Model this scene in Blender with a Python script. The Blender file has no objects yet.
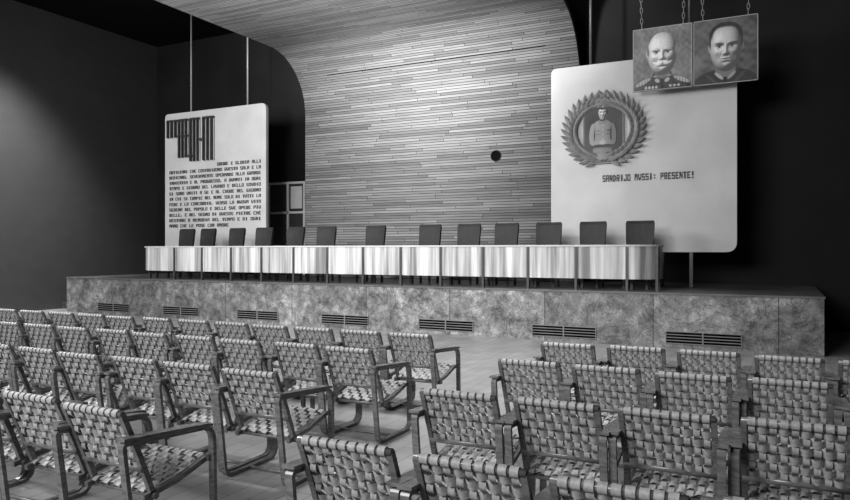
import bpy, bmesh, math, random
import numpy as np
from mathutils import Vector, Matrix
random.seed(7); np.random.seed(7)
S=bpy.context.scene
S.view_settings.view_transform='Standard'
COL=S.collection

# ---------------------------------------------------------------- materials
def newmat(name):
    m=bpy.data.materials.new(name); m.use_nodes=True
    nt=m.node_tree; b=nt.nodes['Principled BSDF']
    return m,nt,b
def g(v): return (v,v,v,1)
def ramp(nt,stops):
    r=nt.nodes.new('ShaderNodeValToRGB'); e=r.color_ramp.elements
    e[0].position=stops[0][0]; e[0].color=g(stops[0][1])
    e[1].position=stops[-1][0]; e[1].color=g(stops[-1][1])
    for p,v in stops[1:-1]:
        n=e.new(p); n.color=g(v)
    return r
def mix(nt,typ,fac,a,b):
    n=nt.nodes.new('ShaderNodeMix'); n.data_type='RGBA'; n.blend_type=typ
    if isinstance(fac,(int,float)): n.inputs[0].default_value=fac
    else: nt.links.new(fac,n.inputs[0])
    for i,s in ((6,a),(7,b)):
        if isinstance(s,tuple): n.inputs[i].default_value=s
        else: nt.links.new(s,n.inputs[i])
    return n.outputs[2]
def mth(nt,op,a,b=None):
    n=nt.nodes.new('ShaderNodeMath'); n.operation=op
    for i,s in ((0,a),(1,b)):
        if s is None: continue
        if isinstance(s,(int,float)): n.inputs[i].default_value=s
        else: nt.links.new(s,n.inputs[i])
    return n.outputs[0]
def noisy(name,lo,hi,scale=5,rough=.5,stretch=(1,1,1),bump=0,coord='Object',detail=6,spec=.5):
    m,nt,b=newmat(name)
    tc=nt.nodes.new('ShaderNodeTexCoord'); mp=nt.nodes.new('ShaderNodeMapping')
    mp.inputs['Scale'].default_value=stretch
    nt.links.new(tc.outputs[coord],mp.inputs[0])
    n=nt.nodes.new('ShaderNodeTexNoise'); n.inputs['Scale'].default_value=scale; n.inputs['Detail'].default_value=detail
    nt.links.new(mp.outputs[0],n.inputs[0])
    r=ramp(nt,[(.3,lo),(.7,hi)]); nt.links.new(n.outputs[0],r.inputs[0])
    nt.links.new(r.outputs[0],b.inputs['Base Color'])
    b.inputs['Roughness'].default_value=rough; b.inputs['Specular IOR Level'].default_value=spec
    if bump:
        bp=nt.nodes.new('ShaderNodeBump'); bp.inputs['Strength'].default_value=bump; bp.inputs['Distance'].default_value=.01
        nt.links.new(n.outputs[0],bp.inputs['Height']); nt.links.new(bp.outputs[0],b.inputs['Normal'])
    return m

M={}
def tiledwall():
    m,nt,b=newmat('wall_left_tiles'); L=nt.links
    tc=nt.nodes.new('ShaderNodeTexCoord')
    sx=nt.nodes.new('ShaderNodeSeparateXYZ'); cx=nt.nodes.new('ShaderNodeCombineXYZ')
    L.new(tc.outputs['Object'],sx.inputs[0]); L.new(sx.outputs['Y'],cx.inputs['X']); L.new(sx.outputs['Z'],cx.inputs['Y'])
    br=nt.nodes.new('ShaderNodeTexBrick'); L.new(cx.outputs[0],br.inputs['Vector'])
    br.inputs['Scale'].default_value=1; br.inputs['Brick Width'].default_value=.30; br.inputs['Row Height'].default_value=.22
    br.inputs['Mortar Size'].default_value=.005
    br.inputs['Color1'].default_value=g(.038); br.inputs['Color2'].default_value=g(.043); br.inputs['Mortar'].default_value=g(.034)
    L.new(br.outputs['Color'],b.inputs['Base Color']); b.inputs['Roughness'].default_value=.5
    return m
M['wall_left']=tiledwall()
M['wall_dark']=noisy('wall_dark_paint',.010,.016,1.0,.7,spec=.2)
M['wall_rear']=noisy('wall_rear_paint',.008,.013,1.0,.65,spec=.2)
M['ceiling']=noisy('ceiling_paint',.004,.006,1.0,.9,spec=.05)
M['panel']=noisy('panel_plaster',.44,.54,1.3,.7,bump=.05)
M['panel_edge']=noisy('panel_edge',.35,.4,1.3,.7)
M['letter']=noisy('letter_paint',.02,.03,5,.6)
M['metal']=noisy('rod_metal',.3,.36,20,.35)
M['chain']=noisy('chain_metal',.05,.08,20,.4)
M['black']=noisy('black_void',.003,.005,5,.9,spec=.05)
M['louver']=noisy('vent_metal',.14,.18,5,.5)
M['chairwood']=noisy('chair_wood',.075,.19,14,.26,(1,1,4),coord='Object')
M['strap']=noisy('woven_strap',.25,.40,60,.55,(1,1,1),bump=.2)
M['leather']=noisy('dark_leather',.012,.020,8,.6,spec=.3)
M['darkwood']=noisy('dark_wood',.03,.055,6,.4,(1,1,6))
M['laurel']=noisy('laurel_plaster',.16,.26,6,.5)
M['frame_light']=noisy('door_frame_paint',.60,.68,5,.5)

def veneer():
    m,nt,b=newmat('table_veneer')
    tc=nt.nodes.new('ShaderNodeTexCoord'); mp=nt.nodes.new('ShaderNodeMapping')
    mp.inputs['Scale'].default_value=(1,1,.04)
    nt.links.new(tc.outputs['Object'],mp.inputs[0])
    n=nt.nodes.new('ShaderNodeTexNoise'); n.inputs['Scale'].default_value=7; n.inputs['Detail'].default_value=4; n.inputs['Roughness'].default_value=.6
    nt.links.new(mp.outputs[0],n.inputs[0])
    r=ramp(nt,[(.36,.16),(.5,.38),(.64,.60)]); nt.links.new(n.outputs[0],r.inputs[0])
    nt.links.new(r.outputs[0],b.inputs['Base Color']); b.inputs['Roughness'].default_value=.4
    return m
M['veneer']=veneer()

def slats():
    m,nt,b=newmat('wood_slats'); L=nt.links
    tc=nt.nodes.new('ShaderNodeTexCoord'); sp=nt.nodes.new('ShaderNodeSeparateXYZ'); L.new(tc.outputs['UV'],sp.inputs[0])
    U,V=sp.outputs['X'],sp.outputs['Y']
    v=mth(nt,'DIVIDE',V,.064); row=mth(nt,'FLOOR',v); fr=mth(nt,'FRACT',v)
    w1=nt.nodes.new('ShaderNodeTexWhiteNoise'); w1.noise_dimensions='1D'; L.new(row,w1.inputs['W'])
    u=mth(nt,'DIVIDE',mth(nt,'ADD',U,mth(nt,'MULTIPLY',w1.outputs['Value'],17.0)),1.9)
    seg=mth(nt,'FLOOR',u); fu=mth(nt,'FRACT',u)
    cx=nt.nodes.new('ShaderNodeCombineXYZ'); L.new(row,cx.inputs[0]); L.new(seg,cx.inputs[1])
    w2=nt.nodes.new('ShaderNodeTexWhiteNoise'); w2.noise_dimensions='2D'; L.new(cx.outputs[0],w2.inputs['Vector'])
    base=ramp(nt,[(0,.19),(.5,.28),(1,.37)]); L.new(w2.outputs['Value'],base.inputs[0])
    mp=nt.nodes.new('ShaderNodeMapping'); mp.inputs['Scale'].default_value=(1.1,20,1)
    L.new(tc.outputs['UV'],mp.inputs[0])
    n=nt.nodes.new('ShaderNodeTexNoise'); n.inputs['Scale'].default_value=1.6; n.inputs['Detail'].default_value=5; n.inputs['Roughness'].default_value=.6
    L.new(mp.outputs[0],n.inputs[0])
    r=ramp(nt,[(.3,.65),(.7,1.0)]); L.new(n.outputs[0],r.inputs[0])
    c=mix(nt,'MULTIPLY',1,base.outputs[0],r.outputs[0])
    gap=mth(nt,'MAXIMUM',mth(nt,'LESS_THAN',fr,.20),mth(nt,'LESS_THAN',fu,.006))
    c=mix(nt,'MIX',gap,c,g(.03))
    L.new(c,b.inputs['Base Color']); b.inputs['Roughness'].default_value=.65; b.inputs['Specular IOR Level'].default_value=.2
    return m
M['slats']=slats()

def marble():
    m,nt,b=newmat('rough_marble'); L=nt.links
    tc=nt.nodes.new('ShaderNodeTexCoord')
    n=nt.nodes.new('ShaderNodeTexNoise'); n.inputs['Scale'].default_value=7; n.inputs['Detail'].default_value=15; n.inputs['Roughness'].default_value=.9; n.inputs['Distortion'].default_value=.2
    L.new(tc.outputs['Object'],n.inputs[0])
    n2=nt.nodes.new('ShaderNodeTexNoise'); n2.inputs['Scale'].default_value=1.6; n2.inputs['Detail'].default_value=6; n2.inputs['Distortion'].default_value=1.2
    L.new(tc.outputs['Object'],n2.inputs[0])
    f=mth(nt,'ADD',mth(nt,'MULTIPLY',n.outputs[0],.74),mth(nt,'MULTIPLY',n2.outputs[0],.26))
    r=ramp(nt,[(.40,.04),(.47,.15),(.53,.27),(.61,.58)]); L.new(f,r.inputs[0])
    n3=nt.nodes.new('ShaderNodeTexNoise'); n3.inputs['Scale'].default_value=1.1; n3.inputs['Detail'].default_value=8; n3.inputs['Roughness'].default_value=.6; n3.inputs['Distortion'].default_value=2.5
    L.new(tc.outputs['Object'],n3.inputs[0])
    vein=mth(nt,'ABSOLUTE',mth(nt,'SUBTRACT',n3.outputs[0],.5))
    vr=ramp(nt,[(0,.3),(.010,.75),(.025,1.0)]); L.new(vein,vr.inputs[0])
    c0=mix(nt,'MULTIPLY',1,r.outputs[0],vr.outputs[0])
    sx=nt.nodes.new('ShaderNodeSeparateXYZ'); cx=nt.nodes.new('ShaderNodeCombineXYZ')
    L.new(tc.outputs['Object'],sx.inputs[0]); L.new(sx.outputs['X'],cx.inputs['X'])
    br=nt.nodes.new('ShaderNodeTexBrick'); L.new(cx.outputs[0],br.inputs['Vector'])
    cx.inputs['Y'].default_value=1.5
    br.inputs['Scale'].default_value=1; br.inputs['Brick Width'].default_value=1.85; br.inputs['Row Height'].default_value=3
    br.inputs['Mortar Size'].default_value=.008; br.offset=0
    br.inputs['Color1'].default_value=g(.6); br.inputs['Color2'].default_value=g(1.0); br.inputs['Mortar'].default_value=g(.15)
    c=mix(nt,'MULTIPLY',1,c0,br.outputs['Color'])
    L.new(c,b.inputs['Base Color']); b.inputs['Roughness'].default_value=.4
    return m
M['marble']=marble()

def floor():
    m,nt,b=newmat('floor_parquet'); L=nt.links
    tc=nt.nodes.new('ShaderNodeTexCoord'); mp=nt.nodes.new('ShaderNodeMapping'); mp.inputs['Rotation'].default_value=(0,0,math.radians(90))
    L.new(tc.outputs['Object'],mp.inputs[0])
    br=nt.nodes.new('ShaderNodeTexBrick'); L.new(mp.outputs[0],br.inputs['Vector'])
    br.inputs['Scale'].default_value=1; br.inputs['Brick Width'].default_value=.5; br.inputs['Row Height'].default_value=.16
    br.inputs['Mortar Size'].default_value=.004
    br.inputs['Color1'].default_value=g(.29); br.inputs['Color2'].default_value=g(.36); br.inputs['Mortar'].default_value=g(.14)
    n=nt.nodes.new('ShaderNodeTexNoise'); n.inputs['Scale'].default_value=3; n.inputs['Detail'].default_value=8
    L.new(tc.outputs['Object'],n.inputs[0])
    r=ramp(nt,[(.3,.7),(.7,1.0)]); L.new(n.outputs[0],r.inputs[0])
    c=mix(nt,'MULTIPLY',1,br.outputs['Color'],r.outputs[0])
    L.new(c,b.inputs['Base Color']); b.inputs['Roughness'].default_value=.34
    return m
M['floor']=floor()
M['stagetop']=noisy('stage_floor',.07,.12,3,.45)

def paintmat():
    m,nt,b=newmat('photographic_print')
    a=nt.nodes.new('ShaderNodeAttribute'); a.attribute_name='ink'
    nt.links.new(a.outputs['Color'],b.inputs['Base Color']); b.inputs['Roughness'].default_value=.6
    return m
M['print']=paintmat()

# ---------------------------------------------------------------- helpers
def finish(bm,name,mats,parent=None,smooth=False,loc=None):
    me=bpy.data.meshes.new(name); bmesh.ops.recalc_face_normals(bm,faces=bm.faces)
    bm.to_mesh(me); bm.free()
    for k in mats: me.materials.append(M[k])
    if smooth:
        for p in me.polygons: p.use_smooth=True
    o=bpy.data.objects.new(name,me); COL.objects.link(o)
    if parent: o.parent=parent
    if loc: o.location=loc
    return o
def empty(name,loc=(0,0,0)):
    o=bpy.data.objects.new(name,None); o.location=loc; o.empty_display_size=.2; COL.objects.link(o); return o
def box(bm,x0,x1,y0,y1,z0,z1,mi=0):
    v=[bm.verts.new(p) for p in ((x0,y0,z0),(x1,y0,z0),(x1,y1,z0),(x0,y1,z0),(x0,y0,z1),(x1,y0,z1),(x1,y1,z1),(x0,y1,z1))]
    for f in ((0,3,2,1),(4,5,6,7),(0,1,5,4),(1,2,6,5),(2,3,7,6),(3,0,4,7)):
        fc=bm.faces.new([v[i] for i in f]); fc.material_index=mi
def boxobj(name,x0,x1,y0,y1,z0,z1,mat,parent=None,bevel=0):
    bm=bmesh.new(); box(bm,x0,x1,y0,y1,z0,z1)
    if bevel: bmesh.ops.bevel(bm,geom=list(bm.edges),offset=bevel,segments=2,affect='EDGES')
    return finish(bm,name,[mat],parent)
def cyl(bm,p,q,r,n=10,mi=0):
    p=Vector(p);q=Vector(q);d=(q-p).normalized()
    a=d.orthogonal().normalized(); b=d.cross(a)
    A=[];B=[]
    for i in range(n):
        t=2*math.pi*i/n; o=a*math.cos(t)*r+b*math.sin(t)*r
        A.append(bm.verts.new(p+o));B.append(bm.verts.new(q+o))
    for i in range(n):
        f=bm.faces.new((A[i],A[(i+1)%n],B[(i+1)%n],B[i])); f.material_index=mi; f.smooth=True
    f=bm.faces.new(A[::-1]); f.material_index=mi
    f=bm.faces.new(B); f.material_index=mi
def roundpoly(pts,rad,seg=5,closed=True):
    out=[];n=len(pts)
    for i in range(n):
        p=Vector(pts[i])
        if not closed and i in (0,n-1): out.append(p);continue
        a=Vector(pts[i-1]);b=Vector(pts[(i+1)%n]); r=rad[i] if isinstance(rad,(list,tuple)) else rad
        u=(a-p).normalized();v=(b-p).normalized()
        if r<=0: out.append(p);continue
        s=p+u*r;e=p+v*r
        for k in range(seg+1):
            t=k/seg; out.append(s*(1-t)**2+p*2*t*(1-t)+e*t*t)
    return out
def sweepYZ(bm,pts,xc,w,th,closed,mi=0):
    n=len(pts);rings=[]
    for i in range(n):
        if closed: t=(pts[(i+1)%n]-pts[i-1])
        else: t=pts[min(i+1,n-1)]-pts[max(i-1,0)]
        t.normalize(); nr=Vector((-t.y,t.x))
        r=[]
        for sx,sn in ((-1,-1),(1,-1),(1,1),(-1,1)):
            q=pts[i]+nr*(sn*th/2); r.append(bm.verts.new((xc+sx*w/2,q.x,q.y)))
        rings.append(r)
    for i in range(n if closed else n-1):
        a=rings[i];b=rings[(i+1)%n]
        for k in range(4):
            f=bm.faces.new((a[k],a[(k+1)%4],b[(k+1)%4],b[k])); f.material_index=mi
    if not closed:
        for r in (rings[0],rings[-1]):
            f=bm.faces.new(r); f.material_index=mi

# ---------------------------------------------------------------- room shell
YW=15.9; XL=-17.5; XR=5.0; YB=-5.0; HC=8.0; ST=.9
boxobj('floor',XL,XR,YB,YW,-.1,0,'floor')
boxobj('wall_left',XL-.2,XL,YB,YW,0,HC,'wall_left')
boxobj('wall_rear',XL-.2,XR+.2,YW,YW+.2,0,HC,'wall_rear')
boxobj('wall_right',XR,XR+.2,YB,YW,0,HC,'wall_dark')
boxobj('wall_back',XL-.2,XR+.2,YB-.2,YB,0,HC,'wall_dark')
boxobj('ceiling',XL-.2,XR+.2,YB-.2,YW+.2,HC,HC+.2,'ceiling')

# ---------------------------------------------------------------- stage
SX0,SX1,SY0=-16.5,.61,12.03
st=empty('stage')
bm=bmesh.new()
box(bm,SX0,SX1,SY0,YW-.001,.001,ST-.03,0)
finish(bm,'marble_body',['marble'],st)
boxobj('stage_top',SX0-.015,SX1+.015,SY0-.02,YW-.001,ST-.03,ST,'stagetop',st)
for i in range(7):
    x=-15.30+2.276*i
    bm=bmesh.new()
    w=1.12; z0,z1=.07,.27
    box(bm,x,x+w,SY0-.006,SY0-.001,z0,z1,0)
    box(bm,x-.012,x,SY0-.02,SY0-.001,z0-.012,z1+.012,1)
    box(bm,x+w,x+w+.012,SY0-.02,SY0-.001,z0-.012,z1+.012,1)
    box(bm,x+w*.5-.01,x+w*.5+.01,SY0-.02,SY0-.001,z0,z1,1)
    for k in range(5):
        z=z0+.01+k*(z1-z0-.01)/4
        box(bm,x,x+w,SY0-.022,SY0-.002,z-.007,z+.005,1)
    finish(bm,'vent_grille_%d'%(i+1),['black','louver'],st)
stp=empty('stage_steps')
for k in range(4):
    boxobj('step_%d'%(k+1),-17.48,SX0-.02,12.6+.32*k,14.6,.001+.18*k if k else .001,.18*(k+1),'darkwood',stp)

# ---------------------------------------------------------------- wooden shell
WX0,WX1,WY=-11.1,-3.83,15.0
zc=6.58;R=1.45
prof=[(WY,ST)]
nz=12
for i in range(1,nz+1): prof.append((WY,ST+(zc-R-ST)*i/nz))
for i in range(1,17):
    a=math.pi/2*i/16; prof.append((WY-R+R*math.cos(a),zc-R+R*math.sin(a)))
for i in range(1,10): prof.append((WY-R-(WY-R-5.0)*i/9,zc))
bm=bmesh.new(); uvl=bm.loops.layers.uv.new('UVMap')
acc=[0]
for i in range(1,len(prof)): acc.append(acc[-1]+math.dist(prof[i],prof[i-1]))
T=.12
def nrm(i):
    a=prof[max(i-1,0)];b=prof[min(i+1,len(prof)-1)]
    t=Vector((b[0]-a[0],b[1]-a[1])).normalized(); return Vector((t.y,-t.x))
rows=[]
for i,(y,z) in enumerate(prof):
    n=nrm(i)
    rows.append([bm.verts.new((WX0,y,z)),bm.verts.new((WX1,y,z)),bm.verts.new((WX1,y+n.x*T,z+n.y*T)),bm.verts.new((WX0,y+n.x*T,z+n.y*T))])
for i in range(len(rows)-1):
    a=rows[i];b=rows[i+1]
    for k,(p,q) in enumerate(((0,1),(1,2),(2,3),(3,0))):
        f=bm.faces.new((a[p],a[q],b[q],b[p])); f.material_index=0 if k==0 else 1; f.smooth=(k==0)
        if k==0:
            for l,(u,v) in zip(f.loops,((WX0,acc[i]),(WX1,acc[i]),(WX1,acc[i+1]),(WX0,acc[i+1]))): l[uvl].uv=(u,v)
bm.faces.new(rows[0]); bm.faces.new(rows[-1])
sh=empty('wood_slat_wall')
finish(bm,'curved_slats',['slats','darkwood'],sh)
a=math.radians(38)
bm=bmesh.new(); 
pts=[]
for da in (-.009,.009):
    aa=a+da; pts.append((WY-R+(R-.006)*math.cos(aa),zc-R+(R-.006)*math.sin(aa)))
v=[bm.verts.new((-10.2,)+pts[0]),bm.verts.new((-4.5,)+pts[0]),bm.verts.new((-4.5,)+pts[1]),bm.verts.new((-10.2,)+pts[1])]
bm.faces.new(v); finish(bm,'joint_slot',['black'],sh)
bm=bmesh.new(); cyl(bm,(-5.76,WY-.012,3.75),(-5.76,WY-.002,3.75),.115,28,0)
o=finish(bm,'round_port',['black'],sh)
bm=bmesh.new()
for i in range(28):
    t0=2*math.pi*i/28;t1=2*math.pi*(i+1)/28
    q=[]
    for t,r,yy in ((t0,.115,-.03),(t1,.115,-.03),(t1,.135,-.003),(t0,.135,-.003)):
        q.append(bm.verts.new((-5.76+r*math.cos(t),WY+yy,3.75+r*math.sin(t))))
    bm.faces.new(q)
finish(bm,'port_ring',['darkwood'],sh)

# ---------------------------------------------------------------- door on rear wall
dr=empty('door_1')
dz1=3.45
dx0,dx1=-12.95,-11.78
boxobj('leaf',dx0,dx1,YW-.05,YW-.002,ST+.001,dz1,'darkwood',dr)
bm=bmesh.new()
xm=(dx0+dx1)/2+.05
for x0,x1,z0,z1 in ((dx0-.06,dx0,ST+.001,dz1+.06),(dx1,dx1+.06,ST+.001,dz1+.06),(dx0,dx1,dz1,dz1+.06),(xm-.03,xm+.03,ST+.001,dz1),(dx0,dx1,2.62,2.68)):
    box(bm,x0,x1,YW-.09,YW-.051,z0,z1)
finish(bm,'frame',['frame_light'],dr)
boxobj('pane',xm+.09,dx1-.06,YW-.06,YW-.051,2.76,3.38,'frame_light',dr)

# ---------------------------------------------------------------- block lettering
F={'A':'1111 1001 1111 1001 1001','B':'1110 1011 1110 1011 1111','C':'1111 1000 1000 1000 1111','D':'1110 1011 1001 1011 1110',
'E':'1111 1000 1110 1000 1111','F':'1111 1000 1110 1000 1000','G':'1111 1000 1011 1001 1111','H':'1001 1001 1111 1001 1001','I':'0110 0110 0110 0110 0110',
'J':'0011 0001 0001 1001 1111','L':'1000 1000 1000 1000 1111','M':'1111 1111 1101 1001 1001','N':'1101 1101 1111 1011 1001','O':'1111 1001 1001 1001 1111',
'P':'1111 1001 1111 1000 1000','Q':'1111 1001 1001 1011 1111','R':'1111 1001 1111 1010 1011','S':'1111 1000 1111 0001 1111','T':'1111 0110 0110 0110 0110',
'V':'1001 1001 1001 1111 0110','Z':'1111 0001 0110 1000 1111',',':'0000 0000 0000 0100 1100','.':'0000 0000 0000 0000 0100',':':'0000 0110 0000 0110 0000','!':'0110 0110 0110 0000 0110'}
def block_text(name,body,x,z,h,parent,width):
    n=len(body); pitch=width/n; cw=pitch*.80/4; ch=h/5
    bm=bmesh.new()
    for i,c in enumerate(body):
        if c==' ': continue
        rws=F[c].split()
        for r_,rw in enumerate(rws):
            k=0
            while k<4:
                if rw[k]=='1':
                    e=k
                    while e<4 and rw[e]=='1': e+=1
                    x0=x+i*pitch+k*cw; zt=z+h-r_*ch
                    box(bm,x0,x0+(e-k)*cw,PY-.012,PY-.001,zt-ch,zt)
                    k=e
                else: k+=1
    return finish(bm,name,['letter'],parent)

# ---------------------------------------------------------------- panels
PY=14.0
def panel(name,x0,x1,z0,z1,rads):
    e=empty(name)
    pts=roundpoly([(x0,z0),(x1,z0),(x1,z1),(x0,z1)],rads,8)
    bm=bmesh.new()
    A=[bm.verts.new((p.x,PY,p.y)) for p in pts]; B=[bm.verts.new((p.x,PY+.09,p.y)) for p in pts]
    f=bm.faces.new(A); f.material_index=0
    bm.faces.new(B[::-1]).material_index=1
    for i in range(len(A)):
        j=(i+1)%len(A); bm.faces.new((A[i],A[j],B[j],B[i])).material_index=1
    finish(bm,'board',['panel','panel_edge'],e)
    return e
pl=panel('inscription_panel',-15.1,-11.58,1.58,5.33,[.12,.12,.16,.12])
for i,x in enumerate((-14.18,-12.22)):
    bm=bmesh.new(); cyl(bm,(x,PY+.05,5.32),(x,PY+.05,HC-.001),.022,8); finish(bm,'hanger_rod_%d'%(i+1),['metal'],pl)
for i,x in enumerate((-14.6,-12.0)):
    boxobj('support_post_%d'%(i+1),x,x+.05,PY+.02,PY+.08,ST,1.6,'darkwood',pl)
lines=["ONORE E GLORIA ALLI",
"ARTIGIANI CHE COSTRVIRONO QVESTA SALA E LA",
"DEDICANO, SEVERAMENTE OPERANDO ALLA GRANDE",
"INDVSTRIA E AL PROGRESSO, A QVANTI IN OGNI",
"TEMPO E GIORNO DEL LAVORO E DELLO STVDIO",
"SI SONO VNITI A SE E AL CVORE NEL GIORNO",
"IN CVI SI COMPIE NEL NOME SOLO DI TVTTI LA",
"FEDE E LA CONCORDIA, VERSO LA NVOVA VITA",
"SERENA DEL POPOLO E DELLE SVE OPERE PIV",
"BELLE, E NEL SEGNO DI QVESTE PIETRE CHE",
"RESTANO A MEMORIA DEL TEMPO E DI OGNI",
"MANO CHE LE POSE CON AMORE"]
for i,t in enumerate(lines):
    z=3.82-.146*i
    if i==0: block_text('text_line_1',t,-13.2,z,.085,pl,1.48)
    else: block_text('text_line_%d'%(i+1),t,-14.93,z,.085,pl,3.2*(min(1,len(t)/39) if i==11 else 1))
bm=bmesh.new()
def bar(x0,x1,z0,z1,d=.10,mi=0): box(bm,x0,x1,PY-d,PY-.001,z0,z1,mi)
bx=-14.95
forms=[(0,.36,4.66,5.14),(.42,.74,4.10,5.14),(.84,1.16,3.98,5.14),(1.30,1.66,3.98,5.14)]
for f_i,(a,b_,z0,z1) in enumerate(forms):
    w=(b_-a)
    for s_ in range(3):
        x0=bx+a+s_*w*.39
        bar(x0,x0+w*.12,z0,z1)
        bar(x0+w*.12,x0+w*.22,z0,z1,.03,1)
    bar(bx+a,bx+b_,z1-.05,z1,.09)
bar(bx+.36,bx+.74,4.66,4.71,.09); bar(bx+1.16,bx+1.3,4.52,4.58,.09); bar(bx+.74,bx+.9,4.1,4.16,.09)
finish(bm,'raised_numerals',['letter','metal'],pl)

pr=panel('memorial_panel',-4.17,-.68,1.56,5.31,[.12,.2,.14,.12])
for i,x in enumerate((-3.37,-1.5)):
    bm=bmesh.new(); cyl(bm,(x,PY+.05,5.30),(x,PY+.05,HC-.001),.03,8); finish(bm,'hanger_rod_%d'%(i+1),['chain'],pr)
for i,x in enumerate((-3.6,-2.02,-1.5)):
    boxobj('support_post_%d'%(i+1),x,x+.06,PY+.02,PY+.08,ST,1.6,'darkwood',pr)
block_text('caption_text','SANDRIJO MVSSI: PRESENTE!',-3.12,2.95,.13,pr,1.72)

# wreath
CX,CZ=-3.10,3.97
bm=bmesh.new()
def leaf(cx,cz,ang,L,W,yb,tilt):
    d=Vector((math.cos(ang),0,math.sin(ang))); s=Vector((-math.sin(ang),0,math.cos(ang)))
    c=Vector((cx,yb,cz)); up=Vector((0,-1,0))
    prof_=[(0,.15,0),(.25,.8,.3),(.5,1,.6),(.75,.7,.85),(1,.02,1)]
    rows_=[]
    for t,w,h in prof_:
        p=c+d*(L*t)+up*(h*tilt)
        rows_.append((bm.verts.new(p-s*(W*w/2)),bm.verts.new(p+up*.028),bm.verts.new(p+s*(W*w/2))))
    for a_,b_ in zip(rows_,rows_[1:]):
        bm.faces.new((a_[0],a_[1],b_[1],b_[0])); bm.faces.new((a_[1],a_[2],b_[2],b_[1]))
NL=17
for side in (-1,1):
    for k in range(NL):
        t=k/(NL-1); th=-math.pi/2+side*(.08+t*(math.pi-.30))
        for j,(rr,off,LL) in enumerate(((.59,-.45,.22),(.62,0.1,.24),(.63,.75,.27))):
            tt=th+side*.05*j
            x=CX+rr*1.02*math.cos(tt); z=CZ+rr*.93*math.sin(tt)
            ang=tt+side*(math.pi/2-off*1.0)
            leaf(x,z,ang,LL,.095,PY-.03-.025*(j==1),.06)
finish(bm,'laurel_wreath_leaves',['laurel'],pr)
bm=bmesh.new()
N=64;ringv=[]
for i in range(N):
    t=2*math.pi*i/N; rg=[]
    for k in range(8):
        u=2*math.pi*k/8; r=.63+.05*math.cos(u)
        rg.append(bm.verts.new((CX+r*math.cos(t),PY-.02+.02*math.sin(u)-.005,CZ+r*.93*math.sin(t))))
    ringv.append(rg)
for i in range(N):
    for k in range(8):
        bm.faces.new((ringv[i][k],ringv[i][(k+1)%8],ringv[(i+1)%N][(k+1)%8],ringv[(i+1)%N][k]))
finish(bm,'wreath_gap_shade',['darkwood'],pr,True)  # dark ring behind the leaves, its colour stands in for shade in the gaps

# ---------------------------------------------------------------- portraits (flat photographic prints)
def grid(nx,nz):
    x=np.linspace(-1,1,nx);y=np.linspace(-1,1,nz); return np.meshgrid(x,y)
def cloud(X,Y,sc,seed):
    rs=np.random.RandomState(seed); o=np.zeros_like(X)
    for i in range(14):
        a,b,c=rs.uniform(-sc,sc),rs.uniform(-sc,sc),rs.uniform(0,6.28); o+=np.sin(a*X+b*Y+c)
    return o/10
class P:
    def __init__(s,X,Y,bg): s.X=X;s.Y=Y;s.I=bg.copy()
    def m(s,cx,cy,rx,ry,soft=.15,rot=0,pw=2):
        c,si=math.cos(rot),math.sin(rot);dx=s.X-cx;dy=s.Y-cy
        u=(dx*c+dy*si)/rx;v=(-dx*si+dy*c)/ry
        r=(np.abs(u)**pw+np.abs(v)**pw)**(1/pw)
        k=np.clip((1-r)/soft+.5,0,1); return k*k*(3-2*k)
    def g(s,cx,cy,rx,ry,rot=0):
        c,si=math.cos(rot),math.sin(rot);dx=s.X-cx;dy=s.Y-cy
        u=(dx*c+dy*si)/rx;v=(-dx*si+dy*c)/ry
        return np.exp(-(u*u+v*v))
    def e(s,cx,cy,rx,ry,val,soft=.15,rot=0,op=1,pw=2):
        k=s.m(cx,cy,rx,ry,soft,rot,pw)*op; s.I=s.I*(1-k)+val*k
    def d(s,cx,cy,rx,ry,f,rot=0):
        k=s.g(cx,cy,rx,ry,rot); s.I=s.I*(1-k+f*k)
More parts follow.
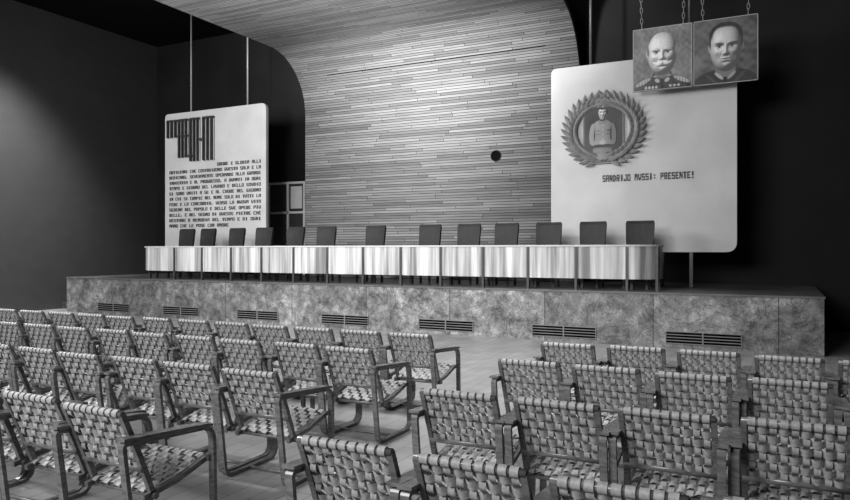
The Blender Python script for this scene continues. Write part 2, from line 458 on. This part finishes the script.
def face3d(p,cx,cy,w,h,alb,brow=.0):
    X,Y=p.X,p.Y; u=(X-cx)/w; v=(Y-cy)/h
    jaw=1-.17*np.clip(-v-.15,0,1)**1.3-.05*np.clip(v-.4,0,1)
    r2=(np.abs(u/jaw)**2.4+np.abs(v)**2.5)
    H=np.sqrt(np.clip(1-r2,0,1))*.95
    def b(cu,cv,ru,rv,a,rot=0):
        c,si=math.cos(rot),math.sin(rot); du=u-cu; dv=v-cv
        return a*np.exp(-(((du*c+dv*si)/ru)**2+((-du*si+dv*c)/rv)**2))
    H=H+b(0,-.02,.10,.20,.13)+b(0,-.20,.13,.09,.17)+b(-.13,-.24,.07,.05,.07)+b(.13,-.24,.07,.05,.07)
    for s_ in (-1,1):
        H+=b(s_*.40,.07,.20,.085,-.17)+b(s_*.40,.21,.26,.07,.09+brow)+b(s_*.38,.055,.12,.05,.06)
        H+=b(s_*.58,-.16,.22,.13,.06)+b(s_*.52,-.42,.14,.2,-.06)+b(s_*.34,-.34,.05,.15,-.035,s_*.45)
    H+=b(0,-.42,.24,.04,.05)+b(0,-.52,.20,.04,.06)+b(0,-.47,.26,.018,-.05)+b(0,-.60,.20,.04,-.05)+b(0,-.76,.20,.12,.09)
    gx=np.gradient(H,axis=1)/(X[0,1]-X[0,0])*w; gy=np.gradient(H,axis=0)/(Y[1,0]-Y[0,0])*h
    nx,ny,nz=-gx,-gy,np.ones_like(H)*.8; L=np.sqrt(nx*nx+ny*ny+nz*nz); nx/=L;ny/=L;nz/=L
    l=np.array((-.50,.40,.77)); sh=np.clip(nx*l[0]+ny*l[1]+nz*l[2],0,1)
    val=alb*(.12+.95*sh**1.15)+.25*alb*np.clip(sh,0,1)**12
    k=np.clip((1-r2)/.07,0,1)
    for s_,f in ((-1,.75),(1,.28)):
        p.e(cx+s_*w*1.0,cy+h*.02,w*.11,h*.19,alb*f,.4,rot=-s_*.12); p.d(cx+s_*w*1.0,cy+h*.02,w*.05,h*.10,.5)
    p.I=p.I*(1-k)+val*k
    for s_ in (-1,1):
        ex=cx+s_*w*.40; ey=cy+h*.06
        p.e(ex,ey,w*.145,h*.034,alb*.62,.5)
        p.e(ex-.005,ey+h*.004,w*.062,h*.036,.012,.4)
        p.e(ex,ey+h*.038,w*.17,h*.012,.03,.9,rot=s_*.05); p.d(ex,ey-h*.045,w*.16,h*.014,.6)
        p.e(cx+s_*w*.09,cy-h*.285,w*.045,h*.014,.02,.9)
    return k
def portrait_old():
    X,Y=grid(150,164); p=P(X,Y,.20+.10*cloud(X,Y,9,3)+.07*cloud(X,Y,34,5))
    p.e(0,-1.16,1.02,.60,.05+.04*cloud(X,Y,30,8)-.03*X,.10,pw=2.5)
    p.e(0,-.66,.34,.26,.05,.2,pw=4); p.e(0,-.58,.30,.035,.5,.5)
    for s_ in (-1,1):
        p.e(s_*.66,-.74,.28,.07,.42,.5,rot=-s_*.4); p.e(s_*.17,-.72,.09,.06,.42,.5,rot=s_*.5)
        for k in range(4): p.d(s_*(.50+.10*k),-.70-.04*k,.018,.08,.35,)
    p.d(.0,-.9,.05,.25,.3)
    for i in range(4): p.e(-.56+.12*i,-.93,.04,.045,.5,.5)
    for i in range(3): p.e(.28+.14*i,-.92,.05,.04,.42,.5)
    p.e(0,-.46,.27,.20,.16,.3)
    face3d(p,.0,.14,.50,.70,.78,.02)
    for s_ in (-1,1):
        p.e(s_*.485,.24,.045,.15,.20,.9,rot=-s_*.08)
        p.e(s_*.20,.275,.13,.022,.42,1,rot=-s_*.04)
        p.e(s_*.10,-.135,.13,.055,.85-.12*s_,.7,rot=-s_*.25); p.e(s_*.23,-.155,.11,.028,.75-.15*s_,.8,rot=s_*.35)
    p.d(0,-.12,.02,.05,.6)
    p.e(0,-.205,.09,.012,.10,.9)
    return p.I*(1+.12*cloud(X,Y,60,2))
def portrait_younger():
    X,Y=grid(150,164); p=P(X,Y,.10+.06*cloud(X,Y,8,13)+.05*cloud(X,Y,30,15)-.03*X)
    p.e(0,-1.22,1.10,.66,.025+.01*cloud(X,Y,30,8),.10,pw=2.4)
    p.e(0,-.60,.32,.24,.16,.25)
    for s_ in (-1,1):
        p.e(s_*.20,-.78,.17,.05,.34-.06*s_,.4,rot=s_*.7); p.e(s_*.42,-.88,.30,.05,.055,.5,rot=s_*.75)
    p.e(0,-.95,.055,.14,.012,.3)
    hair=.022+.012*cloud(X,Y,40,9)
    p.e(.02,.42,.53,.46,hair,.06,pw=2.3)
    face3d(p,.02,.08,.50,.74,.60,.05)
    k=p.m(.02,.42,.53,.46,.06,pw=2.3)*(1-p.m(.02,.42,.42,.32,.22,pw=2.6))*np.clip((Y-.34)/.14,0,1)
    p.I=p.I*(1-k)+hair*k
    for s_ in (-1,1):
        p.e(.02+s_*.505,.24,.03,.14,.03,.8)
        p.e(.02+s_*.21,.235,.15,.020,.04,.9,rot=s_*.06)
    p.e(.02,-.262,.115,.010,.05,.9); p.d(.02,-.295,.09,.018,.8)
    return p.I*(1+.08*cloud(X,Y,60,2))
def soldier():
    X,Y=grid(90,150); X=X*.80; Y=Y*.82-.02
    p=P(X,Y,.035+.02*cloud(X,Y,8,23))
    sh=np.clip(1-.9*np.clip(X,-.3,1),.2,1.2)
    for s_ in (-1,1): p.e(s_*.20,-.95,.22,.42,.10*sh,.15,pw=3)
    p.d(0,-.9,.04,.4,.3)
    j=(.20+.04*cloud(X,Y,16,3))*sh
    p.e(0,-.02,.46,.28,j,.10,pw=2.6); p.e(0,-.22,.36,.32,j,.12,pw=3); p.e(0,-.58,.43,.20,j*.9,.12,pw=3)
    for s_ in (-1,1):
        p.e(s_*.46,-.10,.12,.28,j*1.05,.2,rot=s_*.14); p.d(s_*.35,-.12,.03,.22,.35)
        p.e(s_*.34,-.36,.23,.085,j*1.1,.22,rot=s_*.25); p.d(s_*.34,-.45,.22,.03,.5)
        p.d(s_*.22,-.02,.12,.012,.4); p.d(s_*.22,-.11,.10,.012,.5); p.d(s_*.24,-.60,.13,.012,.5)
    p.e(0,-.42,.40,.035,.03,.3,pw=4); p.e(.0,-.33,.14,.06,.34*sh,.3)
    for i in range(4): p.e(0,.12-.12*i,.02,.02,.45,.5)
    p.e(0,.26,.11,.10,.24*sh,.2)
    for s_ in (-1,1): p.e(s_*.10,.20,.11,.045,j*.8,.3,rot=s_*.5)
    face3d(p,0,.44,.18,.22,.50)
    p.e(0,.66,.27,.10,.17*sh,.12,pw=2.4); p.e(0,.585,.20,.035,.10,.2); p.e(0,.555,.19,.022,.02,.3); p.e(0,.61,.03,.03,.5,.4)
    return p.I
def print_mesh(name,I,x0,x1,z0,z1,y,parent,relief=0):
    nz,nx=I.shape; I=np.clip(I,.004,.9)
    xs=np.linspace(x0,x1,nx);zs=np.linspace(z0,z1,nz)
    verts=[(xs[i],y-relief*float(I[j,i]>.09),zs[j]) for j in range(nz) for i in range(nx)]
    faces=[(j*nx+i,j*nx+i+1,(j+1)*nx+i+1,(j+1)*nx+i) for j in range(nz-1) for i in range(nx-1)]
    me=bpy.data.meshes.new(name); me.from_pydata(verts,[],faces)
    at=me.color_attributes.new('ink','FLOAT_COLOR','POINT')
    flat=I.reshape(-1); c=np.stack([flat,flat,flat,np.ones_like(flat)],1).astype(np.float32)
    at.data.foreach_set('color',c.reshape(-1)); me.materials.append(M['print'])
    o=bpy.data.objects.new(name,me); COL.objects.link(o); o.parent=parent; return o
QY=13.6
def chain(bm,p,q):
    p=Vector(p);q=Vector(q);L=(q-p).length;n=int(L/.10);d=(q-p)/n
    for i in range(n):
        c=p+d*(i+.5); ax=Vector((1,0,0)) if i%2 else Vector((0,1,0))
        k=8; ring=[]
        for t in range(k):
            a_=2*math.pi*t/k
            ring.append(c+ax*(.022*math.cos(a_))+d.normalized()*(.062*math.sin(a_)))
        for t in range(k): cyl(bm,ring[t],ring[(t+1)%k],.007,4)
def hung_portrait(name,I,x0,x1):
    e=empty(name); z0,z1=4.585,5.755
    boxobj('board',x0,x1,QY,QY+.04,z0,z1,'darkwood',e)
    print_mesh('print',I,x0+.012,x1-.012,z0+.012,z1-.012,QY-.003,e)
    bm=bmesh.new(); w=.012
    for a_,b_,c_,d_ in ((x0,x1,z0,z0+w),(x0,x1,z1-w,z1),(x0,x0+w,z0,z1),(x1-w,x1,z0,z1)): box(bm,a_,b_,QY-.008,QY-.001,c_,d_)
    finish(bm,'border',['panel_edge'],e)
    bm=bmesh.new()
    chain(bm,(x0+.16,QY+.02,z1),(x0+.10,QY+.02,HC)); chain(bm,(x1-.16,QY+.02,z1),(x1-.10,QY+.02,HC))
    finish(bm,'chains',['metal'],e)
hung_portrait('hanging_portrait_of_officer',portrait_old(),-2.46,-1.405)
hung_portrait('hanging_portrait_of_man',portrait_younger(),-1.385,-.32)
boxobj('plaque_frame',CX-.40,CX+.40,PY-.05,PY-.001,CZ-.66,CZ+.64,'darkwood',pr)
print_mesh('soldier_relief',soldier(),CX-.37,CX+.37,CZ-.63,CZ+.61,PY-.06,pr,.012)

# ---------------------------------------------------------------- conference table
TT=ST+.79; TY=12.22; TD=.52
tb=empty('conference_table')
J=[-2.31-.88*k for k in range(13)]
path=[]
xe=-1.80; xs_=-14.15
for i in range(0,9):
    a_=math.pi/2*i/8
    path.append((xe-.48+.48*math.cos(a_),TY+.42-.42*math.sin(a_)))
path.insert(0,(xe,TY+TD))
for k in range(len(J)-1):
    x0,x1=J[k],J[k+1]
    for t in np.linspace(0,1,7)[:(7 if k==len(J)-2 else 6)]:
        path.append((x0+(x1-x0)*t,TY-.035*math.sin(math.pi*t)))
for i in range(0,9):
    a_=math.pi/2*i/8
    path.append((xs_+.60-.60*math.sin(a_),TY+.42-.42*math.cos(a_)))
path.append((xs_,TY+TD))
pp=[path[0]]
for p in path[1:]:
    if math.dist(p,pp[-1])>1e-3: pp.append(p)
path=pp
bm=bmesh.new()
zb,zt=ST+.20,TT-.03
cols=[]
for i,(x,y) in enumerate(path):
    a_=path[max(i-1,0)];b_=path[min(i+1,len(path)-1)]
    t=Vector((b_[0]-a_[0],b_[1]-a_[1])).normalized(); n=Vector((t.y,-t.x))*-.02
    if (Vector((x,y))+n-Vector((-8,TY+.4))).length>(Vector((x,y))-Vector((-8,TY+.4))).length: n=-n
    cols.append([bm.verts.new((x,y,zb)),bm.verts.new((x,y,zt)),bm.verts.new((x+n.x,y+n.y,zt)),bm.verts.new((x+n.x,y+n.y,zb))])
for a_,b_ in zip(cols,cols[1:]):
    for k in range(4): 
        bm.faces.new((a_[k],a_[(k+1)%4],b_[(k+1)%4],b_[k]))
finish(bm,'front_apron',['veneer'],tb)
bm=bmesh.new()
def offs(p,o):
    x,y=p
    return (x+(o if x>-2.0 else (-o if x<-13.6 else 0)), y-(o if y<TY+.4 else 0))
top=[offs(p,.02) for p in path]
A=[bm.verts.new((x,y,TT-.03)) for x,y in top];B=[bm.verts.new((x,y,TT)) for x,y in top]
bm.faces.new(A);bm.faces.new(B)
for i in range(len(A)):
    j=(i+1)%len(A); bm.faces.new((A[i],A[j],B[j],B[i]))
finish(bm,'table_top',['panel'],tb)
bm=bmesh.new()
for x in J+[xe-.05,xs_+.22]:
    yy=TY-.015 if x in J else TY+.2
    box(bm,x-.022,x+.022,yy-.01,yy+.05,ST+.001,TT-.03)
    box(bm,x-.022,x+.022,TY+TD-.1,TY+TD-.05,ST+.001,TT-.03)
finish(bm,'legs',['darkwood'],tb)

# ---------------------------------------------------------------- conference chairs
def conf_chair_mesh():
    bm=bmesh.new()
    for s_ in (-1,1):
        for y0,y1,h in ((-.20,-.16,.44),(.17,.21,.50)):
            box(bm,s_*.2-.02,s_*.2+.02,y0,y1,0,h,1)
    box(bm,-.24,.24,-.21,.22,.42,.51,0)
    sec=[]
    for z,y,w in ((.48,.20,.20),(.60,.215,.225),(.9,.245,.245),(1.18,.28,.255),(1.22,.285,.25),(1.24,.287,.235)):
        th=.03 if z<1.2 else .018
        n=7; r=[]
        for i in range(n+1):
            u=-1+2*i/n; r.append(bm.verts.new((u*w,y-th-.025*u*u,z)))
        for i in range(n,-1,-1):
            u=-1+2*i/n; r.append(bm.verts.new((u*w,y+th-.025*u*u,z)))
        sec.append(r)
    for a_,b_ in zip(sec,sec[1:]):
        m_=len(a_)
        for i in range(m_):
            f=bm.faces.new((a_[i],a_[(i+1)%m_],b_[(i+1)%m_],b_[i]))
    bm.faces.new(sec[0]);bm.faces.new(sec[-1])
    bmesh.ops.recalc_face_normals(bm,faces=bm.faces)
    me=bpy.data.meshes.new('conference_chair'); bm.to_mesh(me); bm.free()
    me.materials.append(M['leather']); me.materials.append(M['darkwood']); return me
cm=conf_chair_mesh()
for x in (-2.28,-3.15,-3.99,-4.88,-5.68,-6.58,-7.93,-9.22,-10.1,-11.02,-11.88,-12.82,-13.53):
    o=bpy.data.objects.new('conference_chair',cm); COL.objects.link(o)
    o.location=(x,13.02,ST+.001); o.rotation_euler=(0,0,random.uniform(-.08,.08))

# ---------------------------------------------------------------- woven armchair
def woven(bm,o,du,dv,nn,LU,LV,nu,nv,amp,mi,fu=.74,fv=.74):
    pu=LU/nu; pv=LV/nv; wu=pu*fu; wv=pv*fv
    def strip(org,d,w,length,ncross,wid,phase):
        segs=ncross*4; prev=None
        for i in range(segs+1):
            t=i/segs; s=length*t
            k=t*ncross
            idx=math.floor(k-1e-9); sgn=1 if (idx+phase)%2==0 else -1
            off=amp*sgn*abs(math.sin(math.pi*k))
            p=org+d*s+nn*off
            a_=bm.verts.new(p-w*(wid/2)); b_=bm.verts.new(p+w*(wid/2))
            if prev:
                f=bm.faces.new((prev[0],prev[1],b_,a_)); f.material_index=mi; f.smooth=True
            prev=(a_,b_)
    for i in range(nu): strip(o+du*(pu*(i+.5)),dv,du,LV,nv,wu,i)
    for j in range(nv): strip(o+dv*(pv*(j+.5)),du,dv,LU,nu,wv,j+1)
def armchair_mesh():
    bm=bmesh.new()
    W=.262
    loop=roundpoly([(.05,.0135),(.60,.0135),(.585,.585),(-.03,.625)],[.07,.09,.09,.03],6)
    for s_ in (-1,1):
        sweepYZ(bm,[Vector(p) for p in loop],s_*W,.040,.024,True,0)
        arm=[Vector((-.04,.648)),Vector((.50,.608)),Vector((.56,.598))]
        sweepYZ(bm,arm,s_*W,.066,.016,False,0)
    b0=Vector((.20,.285)); b1=Vector((.0,.765))
    for s_ in (-1,1):
        sweepYZ(bm,[b0,b0.lerp(b1,.5)+Vector((.006,0)),b1],s_*.225,.028,.03,False,0)
        sweepYZ(bm,[Vector((.13,.30)),Vector((.36,.335)),Vector((.58,.40))],s_*.225,.028,.03,False,0)
    def rail(y,z,x=.235,r=.017): cyl(bm,(-x,y,z),(x,y,z),r,10,0)
    bl=b0.lerp(b1,.35)
    rail(0,.765); rail(.575,.40,.26); rail(.19,.30,.26); rail(bl.x,bl.y,.235,.018); rail(.10,.60,.24,.010)
    cyl(bm,(-W,.30,.016),(W,.30,.016),.012,8,0)
    du=Vector((1,0,0)); dvb=Vector((0,b1.x-b0.x,b1.y-b0.y)).normalized()
    LB=(b1-bl).length-.01
    nb=dvb.cross(du).normalized()
    woven(bm,Vector((-.213,bl.x,bl.y)),du,dvb,nb,.426,LB,9,6,.013,1,.64,.76)
    s0=Vector((-.213,.15,.325)); s1=Vector((-.213,.575,.415)); dvs=(s1-s0); LS=dvs.length; dvs.normalize()
    ns=du.cross(dvs).normalized()
    woven(bm,s0,du,dvs,ns,.426,LS,9,8,.011,1,.68,.76)
    def wrap(cy,cz,n,r=.022):
        p=.426/n
        for i in range(n):
            x=-.213+p*(i+.5); w=p*.74/2; pr_=None
            for k in range(11):
                a_=2*math.pi*k/10
                q=(bm.verts.new((x-w,cy+r*math.cos(a_),cz+r*math.sin(a_))),bm.verts.new((x+w,cy+r*math.cos(a_),cz+r*math.sin(a_))))
                if pr_:
                    f=bm.faces.new((pr_[0],pr_[1],q[1],q[0])); f.material_index=1; f.smooth=True
                pr_=q
    wrap(0,.765,9); wrap(.575,.40,9)
    bmesh.ops.recalc_face_normals(bm,faces=bm.faces)
    me=bpy.data.meshes.new('woven_armchair'); bm.to_mesh(me); bm.free()
    me.materials.append(M['chairwood']); me.materials.append(M['strap']); return me
am=armchair_mesh()
rowsY=[6.03,4.92,3.72,2.50]
for r_,y in enumerate(rowsY):
    xs=[-1.65+.572*k for k in range(7)]+[-3.2-.578*k for k in range(13)]
    for x in xs:
        o=bpy.data.objects.new('woven_armchair',am); COL.objects.link(o)
        o.location=(x+random.uniform(-.008,.008),y+random.uniform(-.035,.035),.001)
        o.rotation_euler=(0,0,random.uniform(-.025,.025))

# ---------------------------------------------------------------- lights
def area(name,loc,target,sx,sy,e):
    l=bpy.data.lights.new(name,'AREA'); l.shape='RECTANGLE'; l.size=sx; l.size_y=sy; l.energy=e
    o=bpy.data.objects.new(name,l); o.location=loc
    o.rotation_euler=(Vector(target)-Vector(loc)).to_track_quat('-Z','Y').to_euler(); COL.objects.link(o); return o
def spot(name,loc,target,ang,e,blend=1,rad=.5):
    l=bpy.data.lights.new(name,'SPOT'); l.spot_size=math.radians(ang); l.spot_blend=blend; l.energy=e; l.shadow_soft_size=rad
    o=bpy.data.objects.new(name,l); o.location=loc
    o.rotation_euler=(Vector(target)-Vector(loc)).to_track_quat('-Z','Y').to_euler(); COL.objects.link(o); return o
area('hall_fill',(-5,-3,5.0),(-6,13,4.0),6,2.5,1050)  # unseen soft light behind the camera, added to brighten hall and stage
area('side_window_light',(-13.5,4.5,5.5),(-5,12,1),4,2,1000)
spot('stage_fill',(-6,2.5,6.0),(-7,12.6,1.3),62,3300,1,.8)  # unseen spot above the frame, added to brighten the stage
spot('aisle_fill',(-3.5,6.5,7.8),(-3.0,7.8,0),80,3000,1,.6)  # added spot with no fixture, lightens the aisle floor
spot('ceiling_fill',(-6,-1,3.2),(-7.0,9,7.0),46,26000)  # unseen spot aimed upward, added to brighten the slatted ceiling
spot('left_wall_fill',(-15.2,9.6,7.85),(-17.4,11.2,3.4),56,5500)  # added spot with no fixture, makes the bright streak on the left wall
w=bpy.data.worlds.new('World'); S.world=w; w.use_nodes=True
w.node_tree.nodes['Background'].inputs[0].default_value=g(.5); w.node_tree.nodes['Background'].inputs[1].default_value=.05

# ---------------------------------------------------------------- camera
c=bpy.data.cameras.new('camera'); co=bpy.data.objects.new('camera',c); COL.objects.link(co)
c.sensor_width=36; c.lens=36*700/850
co.location=(0,0,1.6); co.rotation_euler=(math.radians(90),0,math.radians(26.8))
S.camera=co
